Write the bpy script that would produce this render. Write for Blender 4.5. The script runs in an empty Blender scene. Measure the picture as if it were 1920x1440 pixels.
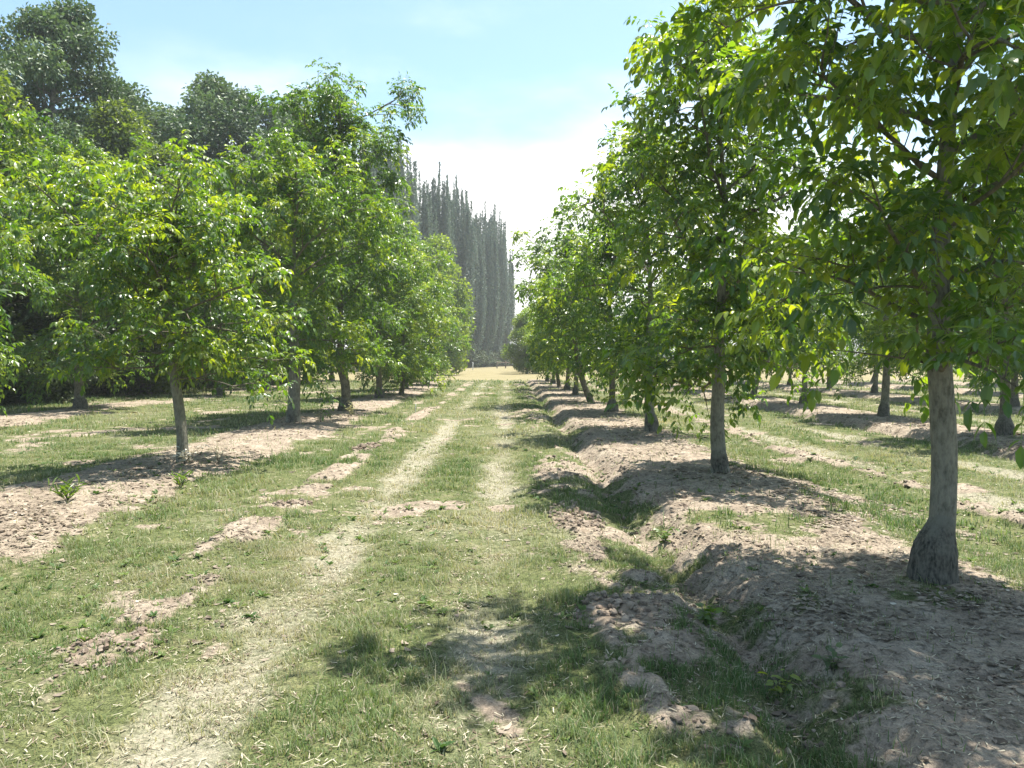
import bpy, math, random
import numpy as np
from mathutils import Vector, Matrix

sc = bpy.context.scene
COL = sc.collection
PI = math.pi
SUN_AZ = math.radians(50)      # clockwise from +Y (the direction of the rows) towards +X
SUN_EL = math.radians(72)
HAZE = True

# ------------------------------------------------------------------ noise
def _h(ix, iy, seed):
    n = (ix.astype(np.int64) * 374761393 + iy.astype(np.int64) * 668265263 + seed * 974711) & 0xffffffff
    n = ((n ^ (n >> 13)) * 1274126177) & 0xffffffff
    n = (n ^ (n >> 16)) & 0xffffff
    return n / float(0xffffff)

def vnoise(x, y, seed=0):
    x = np.asarray(x, float); y = np.asarray(y, float)
    ix = np.floor(x); iy = np.floor(y)
    fx = x - ix; fy = y - iy
    fx = fx * fx * (3 - 2 * fx); fy = fy * fy * (3 - 2 * fy)
    a = _h(ix, iy, seed); b = _h(ix + 1, iy, seed); c = _h(ix, iy + 1, seed); d = _h(ix + 1, iy + 1, seed)
    return (a * (1 - fx) + b * fx) * (1 - fy) + (c * (1 - fx) + d * fx) * fy

def fbm(x, y, octv=4, seed=0, gain=.5):
    s = 0; a = 1; t = 0
    for o in range(octv):
        s = s + a * vnoise(x * 2 ** o + 17.3 * o, y * 2 ** o - 9.1 * o, seed + o * 7)
        t += a; a *= gain
    return s / t

def sst(a, b, x):
    t = np.clip((x - a) / (b - a), 0, 1)
    return t * t * (3 - 2 * t)

# ------------------------------------------------------------------ the field: rows, tracks, furrows
ROWS = [-27.5, -20.3, -13.0, -4.95, 2.95, 10.0, 16.4, 22.9, 29.5]
TRACKS = [-1.42, -0.08, 5.5, 7.0, 12.6, 13.9, 19.0, 20.3]
END = 58.0

def masks(x, y):
    """bare soil, dry straw, end of orchard (dry field) and rubble for ground points"""
    x = np.asarray(x, float); y = np.asarray(y, float)
    w = x + .30 * (fbm(x * .25, y * .35, 3, 3) - .5)
    edge = .8 * (fbm(x * .9, y * .9, 3, 11) - .5) + .75 * (fbm(x * 4.5, y * 4.5, 4, 13, .62) - .5)
    hf = fbm(x * 3.1, y * 2.6, 4, 15, .62) - .5
    soil = np.zeros_like(x)
    for c in ROWS:
        hw = 1.0 if c > 0 else (1.05 if c > -6 else 1.0)
        d = np.abs(w - c - (-.52 if c > 0 else -.1)) + edge
        s = 1 - sst(hw - .40, hw + .38, d)
        if c < 0:
            s = s * sst(.30, .56, fbm(x * .35, y * .30, 4, 31 + int(c)) + (.20 if c > -6 else .05) + .45 * hf)
        else:
            s = s * (1 - .7 * sst(.62, .80, fbm(x * .8, y * .8, 4, 47) + .5 * hf))
        soil = np.maximum(soil, s)
    # broken clod ridges either side of the alley
    r1 = (1 - sst(.10, .42, np.abs(w + 2.42))) * sst(.44, .70, fbm(x * .7, y * .55, 4, 71) + .7 * hf)
    r2 = (1 - sst(.10, .60, np.abs(w - .80))) * sst(.42, .74, fbm(x * .7, y * .6, 4, 73) + .9 * hf)
    r3 = (1 - sst(.10, .35, np.abs(w - 5.05))) * sst(.45, .66, fbm(x * .7, y * .6, 4, 77) + .7 * hf)
    rub = np.maximum(np.maximum(r1, r2), r3)
    soil = np.maximum(soil, .85 * rub)
    # scattered bare patches
    soil = np.maximum(soil, .70 * sst(.56, .80, fbm(x * .9 + 40, y * .8, 4, 83) + .75 * hf))
    straw = np.zeros_like(x)
    for c in TRACKS:
        t = 1 - sst(.05, .50, np.abs(x + .22 * (vnoise(x * 0 + c, y * .2, 5) - .5) - c) + .35 * (fbm(x * 1.5, y * .7, 4, 91) - .5) + .40 * hf)
        t = t * (.40 + .38 * sst(.34, .62, fbm(x * .4 + c * 3, y * .45, 4, 93)))
        straw = np.maximum(straw, t)
    straw = np.maximum(straw, .42 * sst(.46, .76, fbm(x * .45 + 9, y * .4, 4, 97) + .5 * hf))
    end = sst(END - 1.5, END + 2.5, y + 3 * (fbm(x * .2, y * .2, 3, 101) - .5))
    k = 1 - end
    return soil * k, straw * k, end, rub * k

def height(x, y):
    x = np.asarray(x, float); y = np.asarray(y, float)
    w = x + .22 * (fbm(x * .5, y * .5, 3, 3) - .5)
    z = np.zeros_like(x)
    k = (1 - sst(END - 1, END + 2, y))
    for c in ROWS:
        d = w - c
        amp = .12 if c > 0 else .07
        wig = .13 * (fbm(x * 1.1, y * 1.1, 2, 51) - .5) + .16 * (fbm(x * 5, y * 5, 4, 53, .65) - .5)
        left = sst(-1.52, -1.20, d + wig) if c > 0 else sst(-1.6, -.8, d)
        right = 1 - sst(.3, 1.3, d)
        z = z + amp * left * right
        if c > 0:
            z = z - .11 * np.exp(-((d + wig + 1.64) / .15) ** 2) * sst(.3, .5, fbm(x * .3, y * .4, 3, 57) + .1)
    s, st, e, rub = masks(x, y)
    for c in TRACKS:
        z = z - .035 * np.exp(-((x - c) / .22) ** 2)
    z = z + .075 * rub * (.35 + 1.2 * fbm(x * 6, y * 6, 3, 61))
    bank = np.zeros_like(x)
    for c in ROWS:
        if c > 0: bank = np.maximum(bank, np.exp(-((w - c + 1.42) / .30) ** 2))
    rough = np.maximum(s, bank * k)
    z = z + rough * (.060 * (fbm(x * 4, y * 4, 4, 63) - .5) + .045 * (fbm(x * 13, y * 13, 4, 65, .62) - .5) * (1 + 1.1 * bank))
    z = z + (1 - s) * .03 * (fbm(x * 3, y * 3, 3, 67) - .5)
    z = z + .06 * (fbm(x * .3, y * .3, 2, 69) - .5)
    return z * k

def hz(x, y):
    return float(height(np.array([x]), np.array([y]))[0])

# ------------------------------------------------------------------ mesh helpers
def mesh_from(name, V, polys, mats, smooth=True, col=None, mat_idx=None):
    """V Nx3; polys list of int arrays (M,k)"""
    me = bpy.data.meshes.new(name)
    V = np.ascontiguousarray(V, np.float32)
    me.vertices.add(len(V)); me.vertices.foreach_set('co', V.ravel())
    polys = [np.asarray(p, np.int32) for p in polys if len(p)]
    loops = np.concatenate([p.ravel() for p in polys]).astype(np.int32)
    tot = np.concatenate([np.full(len(p), p.shape[1], np.int32) for p in polys])
    start = np.concatenate([[0], np.cumsum(tot)[:-1]]).astype(np.int32)
    me.loops.add(len(loops)); me.loops.foreach_set('vertex_index', loops)
    me.polygons.add(len(tot)); me.polygons.foreach_set('loop_start', start); me.polygons.foreach_set('loop_total', tot)
    me.polygons.foreach_set('use_smooth', np.full(len(tot), smooth, bool))
    if col is not None:
        a = me.color_attributes.new('Col', 'FLOAT_COLOR', 'POINT')
        c = np.ones((len(V), 4), np.float32); c[:, :col.shape[1]] = col
        a.data.foreach_set('color', c.ravel())
    for m in (mats if isinstance(mats, (list, tuple)) else [mats]):
        me.materials.append(m)
    me.update(calc_edges=True)
    me.validate()
    return me

def obj(name, me, parent=None, loc=(0, 0, 0)):
    o = bpy.data.objects.new(name, me); COL.objects.link(o)
    o.location = loc
    if parent: o.parent = parent
    return o

def tag(o, label=None, cat=None, group=None, kind=None):
    if label: o['label'] = label
    if cat: o['category'] = cat
    if group: o['group'] = group
    if kind: o['kind'] = kind
    return o

def thing(name, label, cat, loc, rotz=0, group=None):
    o = bpy.data.objects.new(name, None); COL.objects.link(o)
    o.empty_display_size = .2
    o.location = loc; o.rotation_euler = (0, 0, rotz)
    return tag(o, label, cat, group)

class Tubes:
    def __init__(s):
        s.V = []; s.F = []; s.n = 0
    def add(s, pts, rad, sides=6, lump=0, rng=None, cap=True):
        pts = np.asarray(pts, float); rad = np.asarray(rad, float)
        n = len(pts)
        tan = np.gradient(pts, axis=0)
        tan /= np.linalg.norm(tan, axis=1)[:, None] + 1e-9
        ref = np.array([1., 0, 0]) if abs(tan[0][0]) < .8 else np.array([0, 1., 0])
        ang = np.arange(sides) * 2 * PI / sides
        ph = rng.random() * 6 if (rng is not None and lump) else 0
        for i in range(n):
            u = ref - tan[i] * ref.dot(tan[i]); u /= np.linalg.norm(u) + 1e-9
            ref = u
            v = np.cross(tan[i], u)
            r = np.full(sides, rad[i])
            if lump:
                r = r * (1 + lump * (np.sin(ang * 2 + ph + i * .35) * .4 + np.sin(ang * 3 - ph * 2 + i * .6) * .3 + (rng.random(sides) - .5) * .9))
            s.V.append(pts[i] + np.outer(np.cos(ang) * r, u) + np.outer(np.sin(ang) * r, v))
        a = np.arange(sides); b = (a + 1) % sides
        for i in range(n - 1):
            o = s.n + i * sides
            s.F.append(np.stack([o + a, o + b, o + sides + b, o + sides + a], 1))
        if cap:
            s.V.append((pts[-1] + tan[-1] * rad[-1] * .6)[None])
            o = s.n + (n - 1) * sides; t = s.n + n * sides
            tri = np.stack([o + a, o + b, np.full(sides, t), np.full(sides, t)], 1)
            s.F.append(tri)
            s.n += 1
        s.n += n * sides
    def mesh(s, name, mat):
        V = np.concatenate(s.V); F = np.concatenate(s.F)
        t = F[:, 2] == F[:, 3]
        return mesh_from(name, V, [F[~t], F[t][:, :3]], mat)

# ------------------------------------------------------------------ materials
def new_mat(name):
    m = bpy.data.materials.new(name); m.use_nodes = True
    nt = m.node_tree; nt.nodes.clear()
    return m, nt, nt.nodes, nt.links

def nd(N, t, **kw):
    n = N.new(t)
    for k, v in kw.items():
        if k.startswith('i_'):
            n.inputs[k[2:].replace('_', ' ')].default_value = v
        else:
            setattr(n, k, v)
    return n

def noise(N, L, vec, scale, detail=4, rough=.55):
    n = nd(N, 'ShaderNodeTexNoise'); n.inputs['Scale'].default_value = scale
    n.inputs['Detail'].default_value = detail; n.inputs['Roughness'].default_value = rough
    if vec is not None: L.new(vec, n.inputs['Vector'])
    return n

def ramp(N, L, fac, stops):
    r = nd(N, 'ShaderNodeValToRGB'); e = r.color_ramp.elements
    while len(e) < len(stops): e.new(.5)
    for i, (p, c) in enumerate(stops):
        e[i].position = p; e[i].color = c if len(c) == 4 else (*c, 1)
    L.new(fac, r.inputs['Fac']); return r

def mixc(N, L, fac, a, b, mode='MIX'):
    m = nd(N, 'ShaderNodeMix', data_type='RGBA', blend_type=mode)
    if hasattr(fac, 'links') or hasattr(fac, 'is_linked'): L.new(fac, m.inputs[0])
    else: m.inputs[0].default_value = fac
    for s, v in ((6, a), (7, b)):
        if isinstance(v, (tuple, list)): m.inputs[s].default_value = (*v[:3], 1)
        else: L.new(v, m.inputs[s])
    return m.outputs[2]

def leaf_mat(name, rough=.36, trans=.48, tint=(2.5, 2.15, .5), spec=.65):
    m, nt, N, L = new_mat(name)
    at = nd(N, 'ShaderNodeAttribute', attribute_name='Col')
    p = nd(N, 'ShaderNodeBsdfPrincipled'); p.inputs['Roughness'].default_value = rough
    p.inputs['Specular IOR Level'].default_value = spec
    geo = nd(N, 'ShaderNodeNewGeometry')
    # the underside of a leaf is paler and greyer than its top
    under = mixc(N, L, .28, at.outputs['Color'], (.16, .20, .11))
    base = mixc(N, L, geo.outputs['Backfacing'], at.outputs['Color'], under)
    L.new(base, p.inputs['Base Color'])
    tr = nd(N, 'ShaderNodeBsdfTranslucent')
    tc = mixc(N, L, 1.0, at.outputs['Color'], tint, 'MULTIPLY')
    L.new(tc, tr.inputs['Color'])
    mx = nd(N, 'ShaderNodeMixShader'); mx.inputs[0].default_value = trans
    L.new(p.outputs[0], mx.inputs[1]); L.new(tr.outputs[0], mx.inputs[2])
    out = nd(N, 'ShaderNodeOutputMaterial'); L.new(mx.outputs[0], out.inputs[0])
    return m

def bark_mat(name, c1, c2, scale=1.0, top=None):
    m, nt, N, L = new_mat(name)
    tc = nd(N, 'ShaderNodeTexCoord')
    mp = nd(N, 'ShaderNodeMapping'); mp.inputs['Scale'].default_value = (13 * scale, 13 * scale, 4.2 * scale)
    L.new(tc.outputs['Object'], mp.inputs[0])
    n1 = noise(N, L, mp.outputs[0], 3.0, 6, .65)
    n2 = noise(N, L, tc.outputs['Object'], 5.5 * scale, 6, .65)
    r = ramp(N, L, n1.outputs['Fac'], [(.34, tuple(v * .62 for v in c2)), (.44, c2), (.58, c1)])
    light = mixc(N, L, .5, r.outputs[0], tuple(min(1, v * 1.5) for v in c1))
    r2 = ramp(N, L, n2.outputs['Fac'], [(.42, (0, 0, 0)), (.62, (1, 1, 1))])
    c = mixc(N, L, r2.outputs[0], r.outputs[0], light)
    if top:      # the graft: dark rootstock bark gives way raggedly to the smooth grey bark above
        sx = nd(N, 'ShaderNodeSeparateXYZ'); L.new(tc.outputs['Generated'], sx.inputs[0])
        ad = nd(N, 'ShaderNodeMath', operation='MULTIPLY_ADD'); L.new(n2.outputs['Fac'], ad.inputs[0]); ad.inputs[1].default_value = .8; ad.inputs[2].default_value = -.4
        a2 = nd(N, 'ShaderNodeMath', operation='ADD'); L.new(sx.outputs[2], a2.inputs[0]); L.new(ad.outputs[0], a2.inputs[1])
        mr = nd(N, 'ShaderNodeMapRange', interpolation_type='SMOOTHSTEP'); L.new(a2.outputs[0], mr.inputs[0]); mr.inputs[1].default_value = .58; mr.inputs[2].default_value = 1.02
        c = mixc(N, L, mr.outputs[0], c, top)
    p = nd(N, 'ShaderNodeBsdfPrincipled'); p.inputs['Roughness'].default_value = .9
    p.inputs['Specular IOR Level'].default_value = .2
    L.new(c, p.inputs['Base Color'])
    b = nd(N, 'ShaderNodeBump'); b.inputs['Strength'].default_value = .9; b.inputs['Distance'].default_value = .03
    L.new(n1.outputs['Fac'], b.inputs['Height']); L.new(b.outputs[0], p.inputs['Normal'])
    out = nd(N, 'ShaderNodeOutputMaterial'); L.new(p.outputs[0], out.inputs[0])
    return m

def attr_mat(name, rough=.9, trans=0, spec=.2, vary=0):
    m, nt, N, L = new_mat(name)
    at = nd(N, 'ShaderNodeAttribute', attribute_name='Col')
    c = at.outputs['Color']
    if vary:
        tc = nd(N, 'ShaderNodeTexCoord')
        n = noise(N, L, tc.outputs['Object'], vary, 4)
        r = ramp(N, L, n.outputs['Fac'], [(.3, (.55, .55, .55)), (.7, (1.25, 1.25, 1.25))])
        c = mixc(N, L, 1.0, c, r.outputs[0], 'MULTIPLY')
    p = nd(N, 'ShaderNodeBsdfPrincipled'); p.inputs['Roughness'].default_value = rough
    p.inputs['Specular IOR Level'].default_value = spec
    L.new(c, p.inputs['Base Color'])
    s = p.outputs[0]
    if trans:
        tr = nd(N, 'ShaderNodeBsdfTranslucent')
        tc2 = mixc(N, L, 1.0, c, (1.3, 1.25, .8), 'MULTIPLY'); L.new(tc2, tr.inputs[0])
        mx = nd(N, 'ShaderNodeMixShader'); mx.inputs[0].default_value = trans
        L.new(s, mx.inputs[1]); L.new(tr.outputs[0], mx.inputs[2]); s = mx.outputs[0]
    out = nd(N, 'ShaderNodeOutputMaterial'); L.new(s, out.inputs[0])
    return m

M_LEAF = leaf_mat('walnut_leaf')
M_LEAF_BLUE = leaf_mat('broadleaf', rough=.5, trans=.25, tint=(1.4, 1.4, .7), spec=.4)
M_POP = leaf_mat('poplar_leaf', rough=.5, trans=.25, tint=(1.2, 1.2, .8), spec=.4)
M_BARK = bark_mat('walnut_bark', (.20, .175, .135), (.10, .088, .07))
M_BARK_PALE = bark_mat('young_bark', (.225, .212, .17), (.14, .13, .105))
M_ROOT = bark_mat('rootstock_bark', (.145, .132, .108), (.058, .053, .044), 1.4, top=(.20, .187, .15))
M_TWIG = bark_mat('twig_bark', (.17, .15, .11), (.09, .08, .06))
M_POPBARK = bark_mat('poplar_bark', (.20, .19, .18), (.11, .105, .10), .4)
M_GRASS = attr_mat('grass', .6, .35, .3)
M_CLOD = attr_mat('clod', .95, 0, .1, vary=18)
M_LITTER = attr_mat('dead_leaf', .7, .15, .3)

def ground_mat():
    m, nt, N, L = new_mat('field_soil_and_turf')
    at = nd(N, 'ShaderNodeAttribute', attribute_name='Col')
    sep = nd(N, 'ShaderNodeSeparateColor'); L.new(at.outputs['Color'], sep.inputs[0])
    tc = nd(N, 'ShaderNodeTexCoord'); P = tc.outputs['Object']
    fine = noise(N, L, P, 22, 6, .7)
    mid = noise(N, L, P, 3.2, 5, .6)
    big = noise(N, L, P, .35, 4, .6)
    grain = noise(N, L, P, 90, 4, .7)
    # soil
    s1 = ramp(N, L, mid.outputs['Fac'], [(.28, (.185, .147, .112)), (.55, (.305, .252, .195)), (.75, (.40, .345, .275))])
    flick = ramp(N, L, fine.outputs['Fac'], [(.34, (.30, .30, .30)), (.50, (.95, .95, .95)), (.72, (1.18, 1.16, 1.12))])
    sgrain = ramp(N, L, grain.outputs['Fac'], [(.34, (.55, .54, .52)), (.50, (1, 1, 1)), (.66, (1.25, 1.24, 1.22))])
    soil = mixc(N, L, .85, mixc(N, L, .8, s1.outputs[0], sgrain.outputs[0], 'MULTIPLY'), flick.outputs[0], 'MULTIPLY')
    # turf seen between the blades
    g1 = ramp(N, L, mid.outputs['Fac'], [(.30, (.065, .085, .032)), (.52, (.11, .125, .055)), (.72, (.165, .16, .09))])
    ggrain = ramp(N, L, grain.outputs['Fac'], [(.36, (.35, .35, .33)), (.50, (1, 1, 1)), (.64, (1.7, 1.6, 1.4))])
    gflick = ramp(N, L, fine.outputs['Fac'], [(.36, (.40, .42, .36)), (.52, (1, 1, 1)), (.7, (1.35, 1.3, 1.2))])
    turf = mixc(N, L, .8, mixc(N, L, .85, g1.outputs[0], ggrain.outputs[0], 'MULTIPLY'), gflick.outputs[0], 'MULTIPLY')
    st = ramp(N, L, grain.outputs['Fac'], [(.3, (.145, .132, .092)), (.5, (.27, .25, .185)), (.7, (.37, .345, .27))])
    straw = mixc(N, L, .6, st.outputs[0], gflick.outputs[0], 'MULTIPLY')
    tan1 = ramp(N, L, big.outputs['Fac'], [(.3, (.19, .165, .085)), (.6, (.235, .20, .115)), (.8, (.18, .185, .08))])
    tan = mixc(N, L, .35, tan1.outputs[0], gflick.outputs[0], 'MULTIPLY')
    def soft(sock, lo, hi):
        a = nd(N, 'ShaderNodeMath', operation='MULTIPLY_ADD'); L.new(fine.outputs['Fac'], a.inputs[0]); a.inputs[1].default_value = .7; a.inputs[2].default_value = -.35
        b = nd(N, 'ShaderNodeMath', operation='ADD'); L.new(sock, b.inputs[0]); L.new(a.outputs[0], b.inputs[1])
        r = nd(N, 'ShaderNodeMapRange', interpolation_type='SMOOTHSTEP'); L.new(b.outputs[0], r.inputs[0])
        r.inputs[1].default_value = lo; r.inputs[2].default_value = hi
        return r.outputs[0]
    c = mixc(N, L, soft(sep.outputs[1], .25, .85), turf, straw)
    c = mixc(N, L, soft(sep.outputs[0], .30, .65), c, soil)
    c = mixc(N, L, sep.outputs[2], c, tan)
    p = nd(N, 'ShaderNodeBsdfPrincipled'); p.inputs['Roughness'].default_value = .95
    p.inputs['Specular IOR Level'].default_value = .1
    L.new(c, p.inputs['Base Color'])
    b = nd(N, 'ShaderNodeBump'); b.inputs['Strength'].default_value = .9; b.inputs['Distance'].default_value = .03
    L.new(fine.outputs['Fac'], b.inputs['Height']); L.new(b.outputs[0], p.inputs['Normal'])
    out = nd(N, 'ShaderNodeOutputMaterial'); L.new(p.outputs[0], out.inputs[0])
    return m

# ------------------------------------------------------------------ ground
def axis(lo, hi, fine_lo, fine_hi, step, grow):
    xs = list(np.arange(fine_lo, fine_hi + 1e-6, step))
    s = step; x = xs[-1]
    while x < hi:
        s *= grow; x += s; xs.append(x)
    s = step; x = xs[0]; left = []
    while x > lo:
        s *= grow; x -= s; left.append(x)
    return np.array(left[::-1] + xs)

def build_ground():
    xs = axis(-900, 900, -4.6, 5.2, .036, 1.018)
    ys = axis(-60, 1800, 1.6, 7.5, .03, 1.0065)
    X, Y = np.meshgrid(xs, ys)
    x = X.ravel(); y = Y.ravel()
    z = height(x, y)
    s, st, e, rub = masks(x, y)
    V = np.stack([x, y, z], 1)
    nx = len(xs); ny = len(ys)
    i = (np.arange(ny - 1)[:, None] * nx + np.arange(nx - 1)[None]).ravel()
    F = np.stack([i, i + 1, i + nx + 1, i + nx], 1)
    me = mesh_from('ground', V, [F], ground_mat(), True, np.stack([s, st, e], 1))
    o = obj('ground', me); tag(o, kind='structure', label='grassy orchard floor with bare soil strips and wheel tracks')
    print('ground verts', len(V))

# ------------------------------------------------------------------ grass, litter, clods (nobody could count them)
def scatter(rng, n, y0, y1, margin=1.5, spread=.78, power=1.0):
    """points inside the wedge in front of the viewer, with a wide margin"""
    u = rng.random(n)
    y = np.sqrt(y0 * y0 + u * (y1 * y1 - y0 * y0))
    x = (rng.random(n) * 2 - 1) * (spread * y + margin)
    return x, y

def grass_cols(rng, x, y, straw, n):
    g = fbm(x * .6, y * .5, 4, 201) + .25 * (rng.random(n) - .5) + .20 * (fbm(x * 5, y * 5, 2, 203) - .5)
    dry = np.clip(straw * .75 + sst(.50, .80, g) * .6 + (rng.random(n) < .17) * .7, 0, 1)
    green = np.array([.082, .145, .042]); yell = np.array([.175, .225, .085]); stra = np.array([.36, .33, .225])
    k = np.clip((g - .3) / .45, 0, 1)[:, None]
    c = green * (1 - k) + yell * k
    c = c * (1 - dry[:, None]) + stra * dry[:, None]
    c = c * (.75 + .5 * rng.random(n))[:, None]
    return c

def build_grass():
    rng = np.random.default_rng(5)
    VV, QQ, TT, CC = [], [], [], []
    base = 0
    for n, y0, y1, hgt, wid in ((520000, 1.2, 7.0, .042, .0042), (380000, 7.0, 16.0, .055, .0078), (240000, 16.0, 36.0, .07, .018), (90000, 36, 60, .09, .045)):
        x, y = scatter(rng, n, y0, y1)
        s, st, e, rub = masks(x, y)
        clump = fbm(x * 2.2, y * 2.2, 3, 211)
        dens = (1 - .97 * sst(.08, .60, s)) * (1 - .50 * st) * (.12 + .95 * sst(.32, .66, clump)) * (1 - e)
        tuft = sst(.36, .58, fbm(x * 8.5 / (1 + y0 * .06), y * 8.5 / (1 + y0 * .06), 3, 217))
        dens = dens * (.30 + .80 * tuft)
        keep = rng.random(n) < dens
        x = x[keep]; y = y[keep]; st = st[keep]; m = len(x); tuft = tuft[keep]
        tall = np.where(rng.random(m) < .02, 2.4, 1.0) * (.45 + .8 * rng.random(m)) * (.7 + .7 * fbm(x * 1.3, y * 1.3, 3, 213))
        # taller rough grass along the tree rows, shorter on the tracks
        near_row = np.zeros(m)
        for c in ROWS: near_row = np.maximum(near_row, 1 - sst(1.1, 2.2, np.abs(x - c)))
        h = hgt * tall * (1 + .15 * near_row) * (1 - .4 * st) * (.7 + .55 * tuft)
        z = height(x, y) - .004
        a = rng.random(m) * 2 * PI; lean = (.25 + .75 * rng.random(m)) * h * (1 + .6 * st)
        dx = np.cos(a) * lean; dy = np.sin(a) * lean
        w = wid * (.6 + .7 * rng.random(m))
        b = a + PI / 2 + (rng.random(m) - .5)
        wx = np.cos(b) * w * .5; wy = np.sin(b) * w * .5
        v = np.empty((m, 5, 3))
        v[:, 0] = np.stack([x - wx, y - wy, z], 1); v[:, 1] = np.stack([x + wx, y + wy, z], 1)
        v[:, 2] = np.stack([x + dx * .35 + wx * .8, y + dy * .35 + wy * .8, z + h * .62], 1)
        v[:, 3] = np.stack([x + dx * .35 - wx * .8, y + dy * .35 - wy * .8, z + h * .62], 1)
        v[:, 4] = np.stack([x + dx, y + dy, z + h * (1 - .25 * rng.random(m))], 1)
        c = grass_cols(rng, x, y, st, m)
        i = base + np.arange(m) * 5
        QQ.append(np.stack([i, i + 1, i + 2, i + 3], 1)); TT.append(np.stack([i + 3, i + 2, i + 4], 1))
        VV.append(v.reshape(-1, 3)); CC.append(np.repeat(c, 5, 0)); base += m * 5
    me = mesh_from('grass', np.concatenate(VV), [np.concatenate(QQ), np.concatenate(TT)], M_GRASS, True, np.concatenate(CC))
    o = obj('grass', me); tag(o, 'short dry green grass covering the orchard floor', 'grass', kind='stuff')
    print('grass blades', base // 5)

def build_litter():
    rng = np.random.default_rng(6)
    V, F, C = [], [], []
    base = 0
    for n, y0, y1, size in ((75000, 1.5, 9, .027), (40000, 9, 22, .042), (14000, 22, 50, .08)):
        x, y = scatter(rng, n, y0, y1)
        s, st, e, rub = masks(x, y)
        row = np.zeros(n)
        for c in ROWS: row = np.maximum(row, 1 - sst(.9, 1.7, np.abs(x - c)))
        right = np.where(x > 0, 1.0, .35)
        keep = rng.random(n) < (.06 + .94 * row * right) * (.3 + .7 * s) * (.35 + .9 * 1.5 * sst(.42, .62, fbm(x * 1.6, y * 1.6, 4, 221)) - .25)
        x = x[keep]; y = y[keep]; m = len(x)
        z = height(x, y) + .006
        a = rng.random(m) * 2 * PI; l = size * (.5 + 1.0 * rng.random(m)); w = l * (.25 + .35 * rng.random(m))
        ca = np.cos(a); sa = np.sin(a); tx = (rng.random(m) - .5) * .8; cu = l * (.1 + .5 * rng.random(m))
        v = np.empty((m, 6, 3))
        for k, (u, q, hh) in enumerate(((-1, 0, .8), (0, -1, .0), (0, 1, .15), (1, 0, .7), (-.5, -.8, .2), (.5, .8, .25))):
            v[:, k] = np.stack([x + ca * u * l - sa * q * w, y + sa * u * l + ca * q * w, z + cu * hh * .6 + tx * q * w + .003], 1)
        t = rng.random(m)[:, None] ** 1.4
        c = np.array([.10, .075, .055]) * (1 - t) + np.array([.34, .28, .215]) * t
        pale = (rng.random(m) < .07) & (l < size * .9)
        c[pale] = np.array([.55, .50, .42])
        i = base + np.arange(m) * 6
        F += [np.stack([i, i + 4, i + 1], 1), np.stack([i, i + 1, i + 2], 1), np.stack([i + 1, i + 3, i + 2], 1), np.stack([i + 2, i + 3, i + 5], 1)]
        V.append(v.reshape(-1, 3)); C.append(np.repeat(c, 6, 0)); base += m * 6
    me = mesh_from('leaf_litter', np.concatenate(V), [np.concatenate(F)], M_LITTER, False, np.concatenate(C))
    o = obj('leaf_litter', me); tag(o, 'dry fallen leaves and husks on the bare tree rows', 'leaf litter', kind='stuff')

def build_straw():
    rng = np.random.default_rng(16)
    V, F, C = [], [], []; base = 0
    for n, y0, y1, l0, w0 in ((90000, 1.4, 7, .035, .0028), (60000, 7, 16, .05, .005), (30000, 16, 34, .08, .012)):
        x, y = scatter(rng, n, y0, y1)
        s, st, e, rub = masks(x, y)
        keep = rng.random(n) < (.25 + .5 * st + .25 * s) * (.2 + sst(.35, .6, fbm(x * 3, y * 3, 3, 241)))
        x = x[keep]; y = y[keep]; m = len(x)
        a = rng.random(m) * 2 * PI; l = l0 * (.4 + 1.1 * rng.random(m)); w = w0 * (.6 + .8 * rng.random(m))
        z = height(x, y) + .004 + .012 * rng.random(m); up = (rng.random(m) - .4) * l * .35
        cx = np.cos(a); sx = np.sin(a)
        v = np.empty((m, 4, 3))
        v[:, 0] = np.stack([x - sx * w, y + cx * w, z], 1); v[:, 1] = np.stack([x + sx * w, y - cx * w, z], 1)
        v[:, 2] = np.stack([x + cx * l + sx * w * .6, y + sx * l - cx * w * .6, z + up], 1); v[:, 3] = np.stack([x + cx * l - sx * w * .6, y + sx * l + cx * w * .6, z + up], 1)
        t = rng.random(m)[:, None]
        c = np.array([.22, .185, .12]) * (1 - t) + np.array([.48, .44, .33]) * t
        dk = rng.random(m) < .35; c[dk] = np.array([.14, .10, .07])
        i = base + np.arange(m) * 4
        F.append(np.stack([i, i + 1, i + 2, i + 3], 1)); V.append(v.reshape(-1, 3)); C.append(np.repeat(c, 4, 0)); base += m * 4
    me = mesh_from('dead_grass', np.concatenate(V), [np.concatenate(F)], M_LITTER, False, np.concatenate(C))
    o = obj('dead_grass', me); tag(o, 'bleached dead grass stems lying in the turf and wheel tracks', 'dead grass', kind='stuff')

def ico():
    import bmesh
    b = bmesh.new(); bmesh.ops.create_icosphere(b, subdivisions=1, radius=1)
    V = np.array([v.co[:] for v in b.verts]); F = np.array([[v.index for v in f.verts] for f in b.faces]); b.free()
    b = bmesh.new(); bmesh.ops.create_icosphere(b, subdivisions=2, radius=1)
    V2 = np.array([v.co[:] for v in b.verts]); F2 = np.array([[v.index for v in f.verts] for f in b.faces]); b.free()
    return (V, F), (V2, F2)
ICO1, ICO2 = ico()

def lumps(rng, x, y, z, r, flat=.65, lod=ICO1, rough=.45):
    V0, F0 = lod; m = len(x); k = len(V0)
    s = 1 + rough * (rng.random((m, k, 1)) - .5) * 2
    sc_ = np.stack([.7 + .6 * rng.random(m), .7 + .6 * rng.random(m), flat * (.7 + .6 * rng.random(m))], 1)[:, None]
    v = V0[None] * s * sc_ * r[:, None, None] + np.stack([x, y, z], 1)[:, None]
    f = F0[None] + (np.arange(m) * k)[:, None, None]
    return v.reshape(-1, 3), f.reshape(-1, 3), k

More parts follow.
